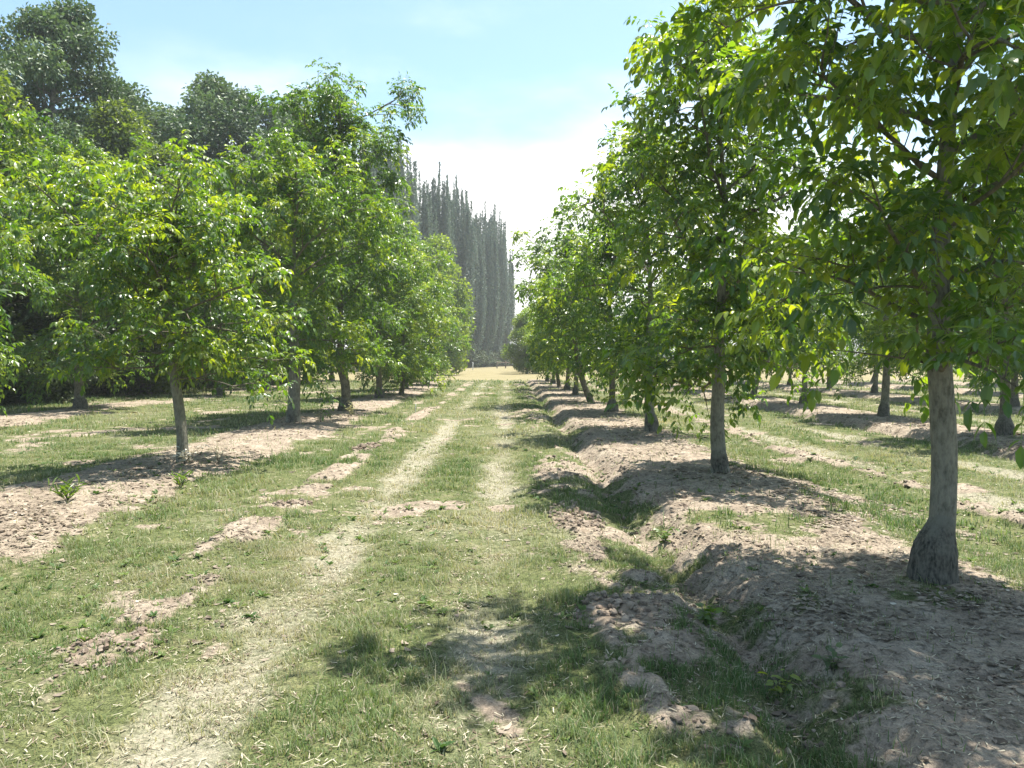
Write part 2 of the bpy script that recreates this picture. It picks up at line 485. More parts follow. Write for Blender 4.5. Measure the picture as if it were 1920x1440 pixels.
def soil_cols(rng, m):
    t = rng.random(m)[:, None]
    return np.array([.14, .105, .08]) * (1 - t) + np.array([.28, .23, .18]) * t

def build_clods():
    rng = np.random.default_rng(7)
    V, F, C = [], [], []; base = 0
    for n, y0, y1, r0 in ((30000, 1.5, 8, .011), (9000, 1.5, 14, .020), (16000, 8, 26, .02), (900, 2, 20, .035)):
        x, y = scatter(rng, n, y0, y1)
        s, st, e, rub = masks(x, y)
        edge = np.exp(-((x - 2.95 + 1.45) / .28) ** 2) + np.exp(-((x - 10 + 1.45) / .28) ** 2)
        keep = rng.random(n) < np.clip(rub * 1.2 + (s > .5) * .16 + edge * .8 * (y < END), 0, 1) * (.3 + .9 * sst(.4, .6, fbm(x * 2, y * 2, 2, 233)))
        x = x[keep]; y = y[keep]; m = len(x)
        r = r0 * (.4 + 1.1 * rng.random(m) ** 2)
        v, f, k = lumps(rng, x, y, height(x, y) + r * .15, r)
        V.append(v); F.append(f + base); C.append(np.repeat(soil_cols(rng, m), k, 0)); base += len(v)
    me = mesh_from('soil_clods', np.concatenate(V), [np.concatenate(F)], M_CLOD, False, np.concatenate(C))
    o = obj('soil_clods', me); tag(o, 'crumbly pale brown soil clods strewn along the broken ridges', 'soil', kind='stuff')

# ------------------------------------------------------------------ leaves
def norm(a):
    return a / (np.linalg.norm(a, axis=1)[:, None] + 1e-9)

class Leaves:
    def __init__(s): s.V = []; s.Q = []; s.T = []; s.C = []; s.n = 0
    def blades(s, P, D, Nn, Ln, W, C, lod):
        """leaf blades at P along D, normals Nn"""
        m = len(P); S = norm(np.cross(D, Nn)); Nn = np.cross(S, D)
        def pt(a, b, c): return P + D * (a * Ln)[:, None] + S * (b * W)[:, None] + Nn * (c * Ln)[:, None]
        one = np.ones(m)
        if lod == 2:
            v = np.stack([pt(0 * one, 0 * one, 0 * one), pt(.34 * one, 0 * one, -.01 * one), pt(.70 * one, 0 * one, -.07 * one), pt(one, 0 * one, -.20 * one),
                          pt(.28 * one, .46 * one, .07 * one), pt(.68 * one, .40 * one, -.01 * one), pt(.28 * one, -.46 * one, .07 * one), pt(.68 * one, -.40 * one, -.01 * one)], 1)
            i = s.n + np.arange(m) * 8
            s.Q += [np.stack([i + 1, i + 2, i + 5, i + 4], 1), np.stack([i + 2, i + 1, i + 6, i + 7], 1)]
            s.T += [np.stack([i, i + 1, i + 4], 1), np.stack([i + 2, i + 3, i + 5], 1), np.stack([i + 1, i, i + 6], 1), np.stack([i + 3, i + 2, i + 7], 1)]
            k = 8
        else:
            v = np.stack([pt(0 * one, 0 * one, 0 * one), pt(.48 * one, .5 * one, .05 * one), pt(one, 0 * one, -.15 * one), pt(.48 * one, -.5 * one, .05 * one)], 1)
            i = s.n + np.arange(m) * 4
            s.T += [np.stack([i, i + 2, i + 1], 1), np.stack([i, i + 3, i + 2], 1)]
            k = 4
        s.V.append(v.reshape(-1, 3)); s.C.append(np.repeat(C, k, 0)); s.n += m * k
    def strips(s, A, B, w, C):
        m = len(A); D = norm(B - A); S = norm(np.cross(D, np.array([[0, 0, 1.]]) + 0 * D)) * w
        v = np.stack([A - S, A + S, B + S * .4, B - S * .4], 1)
        i = s.n + np.arange(m) * 4
        s.Q.append(np.stack([i, i + 1, i + 2, i + 3], 1))
        s.V.append(v.reshape(-1, 3)); s.C.append(np.repeat(C, 4, 0)); s.n += m * 4
    def mesh(s, name, mat):
        P = []
        if s.Q: P.append(np.concatenate(s.Q))
        if s.T: P.append(np.concatenate(s.T))
        return mesh_from(name, np.concatenate(s.V), P, mat, False, np.concatenate(s.C))

GREEN = np.array([.030, .080, .016]); MIDG = np.array([.078, .155, .018]); YELG = np.array([.190, .255, .022])

def compound(LV, rng, P, D, Ln, hue, pairs=3, lod=2, size=1.0):
    """pinnate walnut leaves: rachis from P along D, leaflets hanging in pairs"""
    m = len(P); D = norm(D)
    up = np.array([[0, 0, 1.]]) + .5 * (rng.random((m, 3)) - .5)
    S = norm(np.cross(D, up))
    g = .12 + .45 * rng.random(m)
    def rp(t): return P + D * (Ln * t)[:, None] - np.array([[0, 0, 1.]]) * (g * Ln * t * t)[:, None]
    c0 = np.where(hue[:, None] < .5, GREEN + (MIDG - GREEN) * (hue[:, None] * 2), MIDG + (YELG - MIDG) * (hue[:, None] * 2 - 1))
    LV.strips(rp(np.zeros(m)), rp(np.ones(m) * .55), .003 * size, c0 * 1.5)
    LV.strips(rp(np.ones(m) * .55), rp(np.ones(m)), .002 * size, c0 * 1.5)
    ts = np.linspace(.42, .90, pairs)
    for k, t in enumerate(list(ts) + [1.0]):
        for sgn in ((-1, 1) if t < 1 else (0,)):
            tt = np.full(m, t) + (.04 * (rng.random(m) - .5) if t < 1 else 0)
            pos = rp(tt)
            tang = norm(D * Ln[:, None] - np.array([[0, 0, 2.]]) * (g * Ln * tt)[:, None])
            dn = np.array([[0, 0, -1.]])
            d = norm(S * sgn * .9 + tang * (.55 + .3 * (t == 1)) + dn * (.15 + .65 * rng.random(m))[:, None] + .25 * (rng.random((m, 3)) - .5))
            nn = norm(up + .9 * (rng.random((m, 3)) - .5) + S * sgn * .25)
            l = size * (.070 + .035 * t) * (.55 + .85 * rng.random(m)) * (1.15 if t == 1 else 1)
            w = l * (.46 + .10 * rng.random(m))
            c = c0 * (.8 + .4 * rng.random(m))[:, None]
            LV.blades(pos, d, nn, l, w, c, lod)

def build_rosettes():
    rng = np.random.default_rng(26); n = 9000
    x, y = scatter(rng, n, 1.5, 16)
    s, st, e, rub = masks(x, y)
    keep = rng.random(n) < (.85 - .6 * s - .4 * st) * sst(.42, .62, fbm(x * .9, y * .9, 3, 251))
    x = x[keep]; y = y[keep]; m = len(x); k = 7
    z = height(x, y); LV = Leaves()
    a = (rng.random(m)[:, None] * 6.28 + np.arange(k)[None] * 2.4).ravel(); el = .25 + .7 * rng.random(m * k)
    P = np.repeat(np.stack([x, y, z], 1), k, 0) + rng.normal(0, .008, (m * k, 3)) * np.array([[1, 1, .2]])
    D = np.stack([np.cos(a) * np.cos(el), np.sin(a) * np.cos(el), np.sin(el)], 1)
    Ln = np.repeat(.022 + .045 * rng.random(m) ** 2, k) * (.6 + .7 * rng.random(m * k))
    t = np.repeat(rng.random(m), k)[:, None]
    c = np.array([.05, .105, .03]) * (1 - t) + np.array([.14, .20, .05]) * t
    LV.blades(P, D, norm(np.array([[0, 0, 1.]]) + rng.normal(0, .3, (m * k, 3))), Ln, Ln * (.28 + .3 * np.repeat(rng.random(m), k)), c, 2)
    o = obj('ground_weeds', LV.mesh('ground_weeds', M_GRASS)); tag(o, 'small broad leaved weeds growing low among the grass', 'weeds', kind='stuff')

# ------------------------------------------------------------------ walnut trees
def env_of(peak):
    def f(u):
        u = min(max(u, 0), 1)
        a = u / peak if u < peak else 1 - .85 * ((u - peak) / (1 - peak)) ** 1.5
        return (.58 + .42 * a) if u < peak else max(a, .18)
    return f

def walnut(seed, H, R, hf, r0, lod=2, nscaf=13, peak=.45, sub=5, leaves=7, size=1.0, lean=(0, 0), bend=0.0, low=0, root=None, bark=None, rootcol=None, yellow=.35, pairs=3, step=.42):
    """meshes of one walnut: trunk with leader, rootstock, branches, crown"""
    rng = np.random.default_rng(seed)
    env = env_of(peak)
    T = Tubes(); B = Tubes(); LV = Leaves()
    # trunk and leader
    pts = []; rad = []
    for z in np.concatenate([np.linspace(-.12, hf, 9), np.linspace(hf, H * .93, 12)[1:]]):
        t = z / hf
        px = lean[0] * min(max(t, 0), 1) + bend * math.sin(min(max(t, 0), 1) * PI)
        py = lean[1] * min(max(t, 0), 1)
        if z > hf:
            k = (z - hf) / (H - hf)
            px += .16 * math.sin(k * 5 + seed) * k + .3 * lean[0] * k; py += .16 * math.sin(k * 4.1 + seed * 2) * k
        pts.append((px, py, z))
        if z <= hf: r = r0 * (1.12 - .17 * max(t, 0)) + (r0 * .5 * math.exp(-max(z, 0) / .10))
        else: r = r0 * .80 * (1 - (z - hf) / (H - hf)) ** 1.15 + .006
        rad.append(r)
    pts = np.array(pts); rad = np.array(rad)
    T.add(pts, rad, 16, .075, rng)
    def leader(z):
        return np.array([np.interp(z, pts[:, 2], pts[:, 0]), np.interp(z, pts[:, 2], pts[:, 1]), z])
    SP, SD, SL = [], [], []          # shoots: start, direction, length
    def limb(p0, az, el, L, r, droop, n=7):
        p = [np.array(p0)]; d = np.array([math.cos(az) * math.cos(el), math.sin(az) * math.cos(el), math.sin(el)])
        wob = rng.normal(0, .13, (n, 3))
        for i in range(n):
            d = d + wob[i] + np.array([0, 0, -droop * (i / n)]); d /= np.linalg.norm(d)
            p.append(p[-1] + d * L / n)
        return np.array(p)
    az = rng.random() * 6.28
    zs = hf * .93 + (H * .86 - hf * .93) * np.linspace(0, 1, nscaf) ** 1.05
    for i, z0 in enumerate(zs):
        u = (z0 - hf) / (H - hf)
        az += 2.4 + rng.normal(0, .25)
        L = R * env(u) * (.82 + .36 * rng.random())
        el = math.radians(14 + 45 * u + rng.normal(0, 7))
        if u < .16 and low: el = math.radians(-6 + 10 * rng.random() * (1 - low * .5))
        p = limb(leader(z0), az, el, L, 0, .10 - .07 * u + (low * .10 if u < .2 else 0))
        rb = min(r0 * .40, .007 + .0105 * L)
        B.add(p, np.linspace(rb, .006, len(p)), 6)
        tan = np.gradient(p, axis=0)
        # second-order branches
        nb = max(3, int(L / step))
        for j in range(nb):
            s = .14 + .86 * (j + rng.random() * .7) / nb
            q = np.array([np.interp(s * (len(p) - 1), range(len(p)), p[:, k]) for k in range(3)])
            t = tan[min(int(s * (len(p) - 1)), len(p) - 1)]
            a0 = math.atan2(t[1], t[0]) + (1 if (j % 2) else -1) * (math.radians(48) + rng.normal(0, .3))
            l2 = L * (.20 + .28 * rng.random()) * (1.15 - .5 * s) + .18
            p2 = limb(q, a0, math.radians(rng.normal(22, 20)), l2, 0, .10, 4)
            B.add(p2, np.linspace(rb * .42 + .002, .004, len(p2)), 4)
            for w in range(max(1, int(l2 / .24))):
                s2 = .45 + .55 * rng.random()
                q2 = np.array([np.interp(s2 * 4, range(5), p2[:, k]) for k in range(3)])
                a2 = a0 + rng.normal(0, .9); e2 = math.radians(rng.normal(25, 25))
                SP.append(q2); SD.append((math.cos(a2) * math.cos(e2), math.sin(a2) * math.cos(e2), math.sin(e2))); SL.append(.12 + .18 * rng.random())
            SP.append(p2[-1]); SD.append(p2[-1] - p2[-2]); SL.append(.16 + .16 * rng.random())
        SP.append(p[-1]); SD.append(p[-1] - p[-2]); SL.append(.2 + .2 * rng.random())
        for j in range(5 if lod == 2 else 4):
            s = .06 + .94 * rng.random() ** 1.3; k = s * (len(p) - 1)
            q = np.array([np.interp(k, range(len(p)), p[:, c]) for c in range(3)])
            SP.append(q); SD.append((rng.normal(0, .4), rng.normal(0, .4), 1)); SL.append(.25 + .3 * rng.random())
    # short leafy shoots straight off the leader
    for j in range(30 if lod == 2 else 24):
        z0 = hf * 1.05 + (H * .9 - hf) * rng.random(); a = rng.random() * 6.28; e = math.radians(rng.normal(30, 25)); l = .18 + .35 * rng.random()
        d = np.array([math.cos(a) * math.cos(e), math.sin(a) * math.cos(e), math.sin(e)])
        SP.append(leader(z0) + d * l * .5); SD.append(d); SL.append(l * .6)
    # upright shoots round the leader
    for j in range(10 + int(max(0, H - 7) * 7)):
        z0 = H * (.66 + .27 * rng.random()); a = rng.random() * 6.28
        p = limb(leader(z0), a, math.radians(50 + 20 * rng.random()), R * .3 + .15, 0, -.02, 4)
        B.add(p, np.linspace(.012, .004, len(p)), 4)
        for s in (2, 3, 4):
            SP.append(p[s]); SD.append(p[s] - p[s - 1] + rng.normal(0, .1, 3)); SL.append(.2)
    SP.append(leader(H * .93)); SD.append((0, 0, 1)); SL.append(.35)
    SP = np.array(SP); SD = norm(np.array(SD, float)); SL = np.array(SL)
    # thin shoot wood
    for a, d, l in zip(SP, SD, SL):
        if lod == 2: B.add([a, a + d * l * .5, a + d * l], [.005, .004, .002], 3)
    n = len(SP); m = n * leaves
    idx = np.repeat(np.arange(n), leaves); kk = np.tile(np.arange(leaves), n)
    f = .25 + .75 * (kk + rng.random(m) * .5) / leaves
    d0 = SD[idx]; pos = SP[idx] + d0 * (SL[idx] * f)[:, None]
    ref = norm(np.cross(d0, np.array([[.13, .21, .97]]) + 0 * d0)); bi = np.cross(d0, ref)
    a = kk * 2.4 + np.repeat(rng.random(n) * 6.28, leaves) + rng.normal(0, .3, m)
    radial = ref * np.cos(a)[:, None] + bi * np.sin(a)[:, None]
    mixr = (.95 - .65 * (f > .9))[:, None]
    D = norm(d0 * .45 + radial * mixr + np.array([[0, 0, .12]]))
    Ln = size * (.20 + .14 * rng.random(m))
    hue = np.clip(np.repeat(rng.beta(1.6, 1.6 / yellow, n), leaves) + rng.normal(0, .10, m), 0, 1)
    compound(LV, rng, pos, D, Ln, hue, pairs, lod, size)
    out = {}
    out['trunk'] = T.mesh('trunk', bark or M_BARK)
    out['branches'] = B.mesh('branches', M_TWIG)
    out['crown'] = LV.mesh('crown', M_LEAF)
    if root:
        rr, rh, ox = root
        K = Tubes(); q = np.linspace(-.3, 1.0, 12); zz = q * rh; zz[0] = -.14
        fall = 1 - sst(.40, 1.0, q)
        rt = np.interp(zz, pts[:, 2], rad)
        cx = np.interp(zz, pts[:, 2], pts[:, 0]) + ox * fall; cy = np.interp(zz, pts[:, 2], pts[:, 1])
        rk = rt * .97 + np.maximum(rr * (1 + .12 * np.exp(-np.maximum(q, 0) / .15)) - rt, 0) * fall + .006 * (1 - q)
        K.add(np.stack([cx, cy, zz], 1), rk, 20, .07, rng)
        out['rootstock'] = K.mesh('rootstock', M_ROOT)
    print('walnut', seed, 'leaves', m, 'verts', LV.n)
    return out

def plant(var, name, label, cat, x, y, rot=0, scale=1.0, tilt=(0, 0), group=None, sink=.02):
    o = thing(name, label, cat, (x, y, hz(x, y) - sink), rot, group)
    o.rotation_euler = (tilt[0], tilt[1], rot)
    o.scale = (scale, scale, scale) if not isinstance(scale, tuple) else scale
    t = None
    for k, me in var.items():
        p = obj(k, me, o)
        if k == 'trunk': t = p
    for p in list(o.children):
        if p.name.split('.')[0] == 'rootstock': p.parent = t; p['label'] = 'swollen dark rootstock at the foot of the trunk'
    return o

# ------------------------------------------------------------------ other trees
def scatter_tree(seed, H, R, zb, r0, nblob, leaf, nleaf, cols, mat, bark, peak=.5, squash=1.0, colw=.7):
    """tall broadleaf tree: limbs reaching into many separate foliage masses"""
    rng = np.random.default_rng(seed)
    T = Tubes(); B = Tubes(); LV = Leaves()
    zz = np.linspace(-.2, H * .85, 10)
    px = .3 * np.sin(zz * .4 + seed); py = .3 * np.cos(zz * .33 + seed)
    px -= px[0]; py -= py[0]
    T.add(np.stack([px, py, zz], 1), r0 * (1 - .85 * np.clip(zz / (H * .85), 0, 1)) + .02, 10, .06, rng)
    env = env_of(peak)
    PP, DD, CC = [], [], []
    for b in range(nblob):
        u = (b + rng.random()) / nblob
        zc = zb + (H - zb) * u * .97
        rad = R * env(u) * math.sqrt(rng.random()) * .92
        a = rng.random() * 6.28
        ctr = np.array([np.interp(zc, zz, px) + math.cos(a) * rad, np.interp(zc, zz, py) + math.sin(a) * rad, zc])
        st = np.array([np.interp(zc - rad * .6, zz, px), np.interp(zc - rad * .6, zz, py), max(zc - rad * .6, zb * .8)])
        mid = st * .5 + ctr * .5 + np.array([0, 0, -.05 * rad])
        B.add([st, mid, ctr], [.02 + .02 * rad * r0 * 4, .03, .012], 5)
        br = R * (.16 + .16 * rng.random()) * squash
        n = int(nleaf * (br / (R * .24)) ** 2)
        d = norm(rng.normal(0, 1, (n, 3)))
        q = rng.random(n) ** (1 / 2.2)
        PP.append(ctr + d * (br * q)[:, None] * np.array([[1, 1, .8]])); DD.append(d)
        c = cols[0] + (cols[1] - cols[0]) * np.clip(rng.random() * colw + .5 * rng.random(n) * (1 - colw) + .1, 0, 1)[:, None]
        CC.append(c * (.75 + .5 * rng.random(n))[:, None])
    P = np.concatenate(PP); D = np.concatenate(DD); C = np.concatenate(CC); m = len(P)
    D2 = norm(D * .6 + rng.normal(0, .6, (m, 3)) + np.array([[0, 0, -.25]]))
    nn = norm(rng.normal(0, .7, (m, 3)) + np.array([[0, 0, .8]]))
    L = leaf * (.6 + .8 * rng.random(m))
    LV.blades(P, D2, nn, L, L * .62, C, 1)
    return {'trunk': T.mesh('trunk', bark), 'branches': B.mesh('branches', bark), 'crown': LV.mesh('crown', mat)}

def poplar(seed, H, R, nst):
    """columnar poplar: many upright leaders ending in separate spires"""
    rng = np.random.default_rng(seed)
    T = Tubes(); B = Tubes(); LV = Leaves()
    zz = np.linspace(-.2, H * .9, 10)
    T.add(np.stack([0 * zz, 0 * zz, zz], 1), .30 * (1 - .9 * np.clip(zz / (H * .9), 0, 1)) + .02, 8, .05, rng)
    for i in range(nst):
        a = rng.random() * 6.28; r = R * (.25 + .75 * math.sqrt(rng.random()))
        z0 = .3 + H * .5 * rng.random() ** 1.6; top = H * (.70 + .30 * rng.random()) * (1 - .06 * r / R)
        if i == 0: r = 0; top = H
        if top < z0 + 3: z0 = top - 4
        n = 8; t = np.linspace(0, 1, n)
        rr = r * np.minimum(1, t * 3.2) * (1 - .12 * t)
        p = np.stack([np.cos(a) * rr + .12 * np.sin(t * 5 + i), np.sin(a) * rr + .12 * np.cos(t * 4 + i), z0 + (top - z0) * t], 1)
        B.add(p, np.linspace(.05, .02, n), 4)
        m = int((top - z0) * 42)
        s = rng.random(m); q = np.stack([np.interp(s, t, p[:, k]) for k in range(3)], 1)
        spread = .46 * np.minimum(1, (1 - s) * 2.6) + .06
        q = q + rng.normal(0, 1, (m, 3)) * (spread * .55)[:, None] * np.array([[1, 1, 1.3]])
        d = norm(rng.normal(0, .5, (m, 3)) + np.array([[0, 0, .9]]))
        nn = norm(rng.normal(0, 1, (m, 3)))
        tt = rng.random(m)[:, None]
        c = (np.array([.070, .110, .090]) * (1 - tt) + np.array([.155, .21, .18]) * tt) * (.8 + .4 * rng.random())  # leaf colour paled and blued to carry the distance haze
        L = .29 * (.6 + .7 * rng.random(m))
        LV.blades(q, d, nn, L, L * .55, c, 1)
    return {'trunk': T.mesh('trunk', M_POPBARK), 'branches': B.mesh('branches', M_POPBARK), 'crown': LV.mesh('crown', M_POP)}

# ------------------------------------------------------------------ weeds and small things
def weed(name, label, x, y, hgt, nst, nleaf, leaf, cols, spread=.5, wide=.5, cat='weed', group=None, narrow=False):
    rng = np.random.default_rng(int(abs(x * 100) + y * 10))
    o = thing(name, label, cat, (x, y, hz(x, y) - .01), 0, group)
    B = Tubes(); LV = Leaves(); P = []; D = []
    for i in range(nst):
        a = i * 2.4 + rng.random(); lean = spread * (.3 + .7 * rng.random()); h = hgt * (.6 + .5 * rng.random())
        t = np.linspace(0, 1, 5)
        p = np.stack([np.cos(a) * lean * h * t ** 1.4, np.sin(a) * lean * h * t ** 1.4, -.01 + h * t * (1 - .15 * t * lean)], 1)
        B.add(p, np.linspace(.0035, .0015, 5), 4)
        for k in range(nleaf):
            s = .15 + .85 * (k + rng.random()) / nleaf
            q = np.array([np.interp(s, t, p[:, c]) for c in range(3)])
            b = k * 2.4 + a; P.append(q); D.append((math.cos(b), math.sin(b), .25 + .6 * narrow + rng.normal(0, .25)))
    P = np.array(P); D = norm(np.array(D)); m = len(P)
    L = leaf * (.6 + .7 * rng.random(m)); tt = rng.random(m)[:, None]
    c = np.array(cols[0]) * (1 - tt) + np.array(cols[1]) * tt
    LV.blades(P, D, norm(np.array([[0, 0, 1.]]) + rng.normal(0, .35, (m, 3))), L, L * wide, c, 2)
    obj('stems', B.mesh('stems', M_TWIG), o); obj('leaves', LV.mesh('leaves', M_LITTER if name == 'dry_weed' else M_LEAF), o)
    return o

def clod_heap(label, x, y, rx, ry, n, r, seed):
    rng = np.random.default_rng(seed)
    a = rng.random(n) * 6.28; q = np.sqrt(rng.random(n))
    px = x + np.cos(a) * q * rx; py = y + np.sin(a) * q * ry
    rr = r * (.35 + 1.0 * rng.random(n) ** 1.5) * (1.15 - .5 * q)
    z = height(px, py) + rr * .2 + (1 - q) * r * .7
    v, f, k = lumps(rng, px - x, py - y, z - hz(x, y), rr, .7, ICO2, .30)
    V0, F0 = ICO2; bv = V0 * np.array([[rx * 1.0, ry * 1.0, r * .7]]) * (1 + .25 * (rng.random((len(V0), 1)) - .5))
    bv[:, 2] += height(x + bv[:, 0], y + bv[:, 1]) - hz(x, y) - r * .35
    me = mesh_from('clod_heap', np.concatenate([v, bv]), [np.concatenate([f, F0 + len(v)])], M_CLOD, False, np.concatenate([np.repeat(soil_cols(rng, n) * 1.05, k, 0), np.tile([[.22, .175, .13]], (len(V0), 1))]))
    o = obj('clod_heap', me, None, (x, y, hz(x, y))); tag(o, label, 'clod heap', 'heaps of turned soil')

def simple_mat(name, c, rough=.8):
    m, nt, N, L = new_mat(name)
    tc = nd(N, 'ShaderNodeTexCoord'); n = noise(N, L, tc.outputs['Object'], 14, 4)
    r = ramp(N, L, n.outputs['Fac'], [(.3, tuple(v * .7 for v in c)), (.7, c)])
    p = nd(N, 'ShaderNodeBsdfPrincipled'); p.inputs['Roughness'].default_value = rough
    L.new(r.outputs[0], p.inputs['Base Color'])
    out = nd(N, 'ShaderNodeOutputMaterial'); L.new(p.outputs[0], out.inputs[0])
    return m

def stake(label, x, y, h, w):
    T = Tubes(); T.add([(0, 0, -.1), (.005, 0, h * .5), (.015, 0, h * .97), (.016, 0, h)], [w, w, w * .95, w * .3], 6)
    o = obj('stake', T.mesh('stake', M_WHITE), None, (x, y, hz(x, y))); tag(o, label, 'stake')

# ================================================================== BUILD
M_WHITE = simple_mat('white_paint', (.75, .75, .72))
M_RAIL = simple_mat('old_timber', (.17, .125, .09))

build_ground()
build_grass()
build_litter()
build_straw()
build_rosettes()
build_clods()

# ---- walnut varieties
V_R1 = walnut(11, 6.5, 1.98, 1.58, .080, nscaf=25, peak=.56, leaves=8, size=.88, lean=(-.03, 0), bend=.06, low=0, root=(.146, .46, -.06), bark=M_BARK_PALE, yellow=1.05, step=.33)
V_R2 = walnut(12, 5.9, 1.95, 1.35, .088, nscaf=23, peak=.45, leaves=7, size=.95, lean=(-.03, 0), bend=-.03, low=.3, root=(.120, .34, 0), bark=M_BARK_PALE, yellow=1.0, step=.35)
V_R3 = walnut(13, 6.0, 2.0, 1.30, .095, nscaf=23, leaves=7, lod=1, lean=(-.05, 0), low=.3, root=(.15, .46, .03), bark=M_BARK_PALE, yellow=1.0, step=.40)
V_L1 = walnut(21, 4.05, 2.1, 1.36, .074, nscaf=19, peak=.34, leaves=6, size=.88, lean=(-.13, 0), bend=.03, low=.35, bark=M_BARK_PALE, yellow=1.1, step=.33)
V_L2 = walnut(22, 6.7, 2.5, 1.45, .145, nscaf=24, peak=.40, leaves=8, lod=1, size=1.0, lean=(.05, 0), low=.4, root=(.18, .36, 0), bark=M_BARK_PALE, yellow=.8)
V_L3 = walnut(27, 9.6, 2.5, 1.35, .13, nscaf=30, peak=.82, leaves=8, lod=1, size=1.12, lean=(-.12, 0), bend=.08, low=.6, root=(.22, .44, 0), yellow=.5, step=.48)
V_T1 = walnut(31, 8.2, 2.7, 1.20, .13, nscaf=26, peak=.42, leaves=8, lod=1, size=1.15, low=.8, root=(.21, .46, .02), yellow=.75, step=.46)
V_W1 = walnut(41, 5.8, 2.05, 1.25, .085, nscaf=20, leaves=7, lod=1, size=1.1, low=.5, root=(.17, .40, 0), yellow=.7, step=.44)
V_W2 = walnut(42, 6.1, 2.2, 1.40, .10, nscaf=20, leaves=7, lod=1, size=1.1, lean=(-.28, 0), bend=-.05, low=.3, yellow=.7, step=.44)
V_W3 = walnut(43, 5.8, 2.2, .60, .10, nscaf=22, leaves=8, lod=1, size=1.1, low=1.0, lean=(.08, 0), yellow=1.1, step=.44)

WN = 'walnut_tree'; WC = 'walnut tree'
RG = 'walnut trees in the row right of the grass track'
LG = 'walnut trees in the row left of the grass track'
OG = 'walnut trees in the rows farther right'
BG = 'walnut trees in the row farther left'
plant(V_R1, WN, 'big walnut nearest the camera on the right with a bulging dark trunk base', WC, 3.03, 5.48, .35, group=RG)
plant(V_R2, WN, 'walnut with straight slim grey trunk, second in the row right of the track', WC, 2.88, 10.57, 0, group=RG)
plant(V_R3, WN, 'walnut with pale trunk behind two sunlit soil patches, third in the right row', WC, 3.05, 16.7, 0, group=RG)
plant(V_W1, WN, 'walnut with pale upright trunk on flared dark foot, fourth in the right row', WC, 3.03, 22.6, .4, group=RG)
plant(V_W2, WN, 'walnut with strongly leaning trunk, fifth in the row right of the track', WC, 2.98, 27.8, 0, 1.0, (0, -.12), group=RG)
plant(V_R3, WN, 'walnut with thin greenish trunk just left of the leaning one', WC, 2.95, 33.6, 2.2, .95, group=RG)
plant(V_W1, WN, 'walnut with dark swollen foot, seventh from the camera in the right row', WC, 2.95, 38.6, 2.9, .95, (0, -.05), group=RG)
plant(V_W2, WN, 'walnut leaning right with dark trunk, eighth in the right row', WC, 2.85, 42.5, .3, .95, (0, .08), group=RG)
plant(V_W1, WN, 'walnut with slanted thin trunk, ninth in the right row', WC, 2.85, 48.5, 4.1, .95, (0, -.10), group=RG)
plant(V_R3, WN, 'last walnut of the right row, beside the dry field', WC, 2.8, 54.0, 3.6, .95, group=RG)

plant(V_L1, WN, 'walnut with thin slanted trunk and pale debris at its foot, nearest on the left', WC, -4.92, 12.0, 0, group=LG)
plant(V_W3, WN, 'walnut cut off by the left edge of the photo, only leaf sprays showing', WC, -6.25, 6.4, 1.0, .78, group=LG)
plant(V_L2, WN, 'walnut with thick straight pale trunk, second in the left row', WC, -5.32, 19.7, 0, group=LG)
plant(V_L3, WN, 'tallest walnut of the left row, rising well above its neighbours with sky showing through', WC, -4.85, 23.7, 0, group=LG)
plant(V_T1, WN, 'walnut with dark swollen foot, fourth in the left row', WC, -5.1, 31.6, 1.0, .92, group=LG)
plant(V_W3, WN, 'low bushy walnut whose leaves hang to the grass beside the white stake', WC, -4.6, 34.5, 0, .95, group=LG)
plant(V_T1, WN, 'rounded walnut near the far end of the left row', WC, -5.2, 40.5, 3.3, .92, group=LG)
plant(V_W3, WN, 'bright yellow green walnut close to the end of the left row', WC, -4.7, 47.0, 2.1, 1.05, group=LG)
plant(V_W2, WN, 'last walnut of the left row, thin dark trunk against the dry field', WC, -5.2, 56.0, .8, 1.0, group=LG)

plant(V_W1, WN, 'walnut with lumpy dark burl beside its trunk at the right edge', WC, 9.97, 15.7, 1.1, 1.05, group=OG)
plant(V_R3, WN, 'walnut mostly hidden behind the low leaves of the big right tree', WC, 10.1, 21.0, 2.0, group=OG)
plant(V_W1, WN, 'walnut with thin trunk on round dark foot, in the gap beyond the right wheel tracks', WC, 10.0, 26.4, 5.0, group=OG)
plant(V_W2, WN, 'fourth walnut in the first row beyond the right wheel tracks', WC, 10.0, 32.0, 2.5, group=OG)
plant(V_R3, WN, 'fifth walnut in the first row beyond the right wheel tracks', WC, 10.1, 38.0, 1.5, group=OG)
plant(V_W1, WN, 'sixth walnut in the first row beyond the right wheel tracks', WC, 9.9, 44.0, .9, group=OG)
plant(V_W3, WN, 'walnut at the far end of the first row beyond the right wheel tracks', WC, 10.0, 51.0, .9, group=OG)
plant(V_T1, WN, 'dark trunked walnut far back at the right edge of the photo', WC, 16.3, 25.2, 2.0, .8, group=OG)
plant(V_W1, WN, 'walnut directly behind the big right trunk, two rows back', WC, 16.4, 30.0, 4.0, group=OG)
plant(V_R3, WN, 'walnut just left of the big right trunk, two rows back', WC, 16.4, 35.0, 3.0, group=OG)
plant(V_W2, WN, 'thin far walnut, right one of three trunks in the gap under the leaves', WC, 16.5, 40.2, 1.0, group=OG)
plant(V_W1, WN, 'thin far walnut, left one of three trunks in the gap under the leaves', WC, 16.2, 45.0, 2.6, group=OG)
plant(V_R3, WN, 'walnut at the far end of the second row on the right', WC, 16.4, 51.5, 4.4, group=OG)
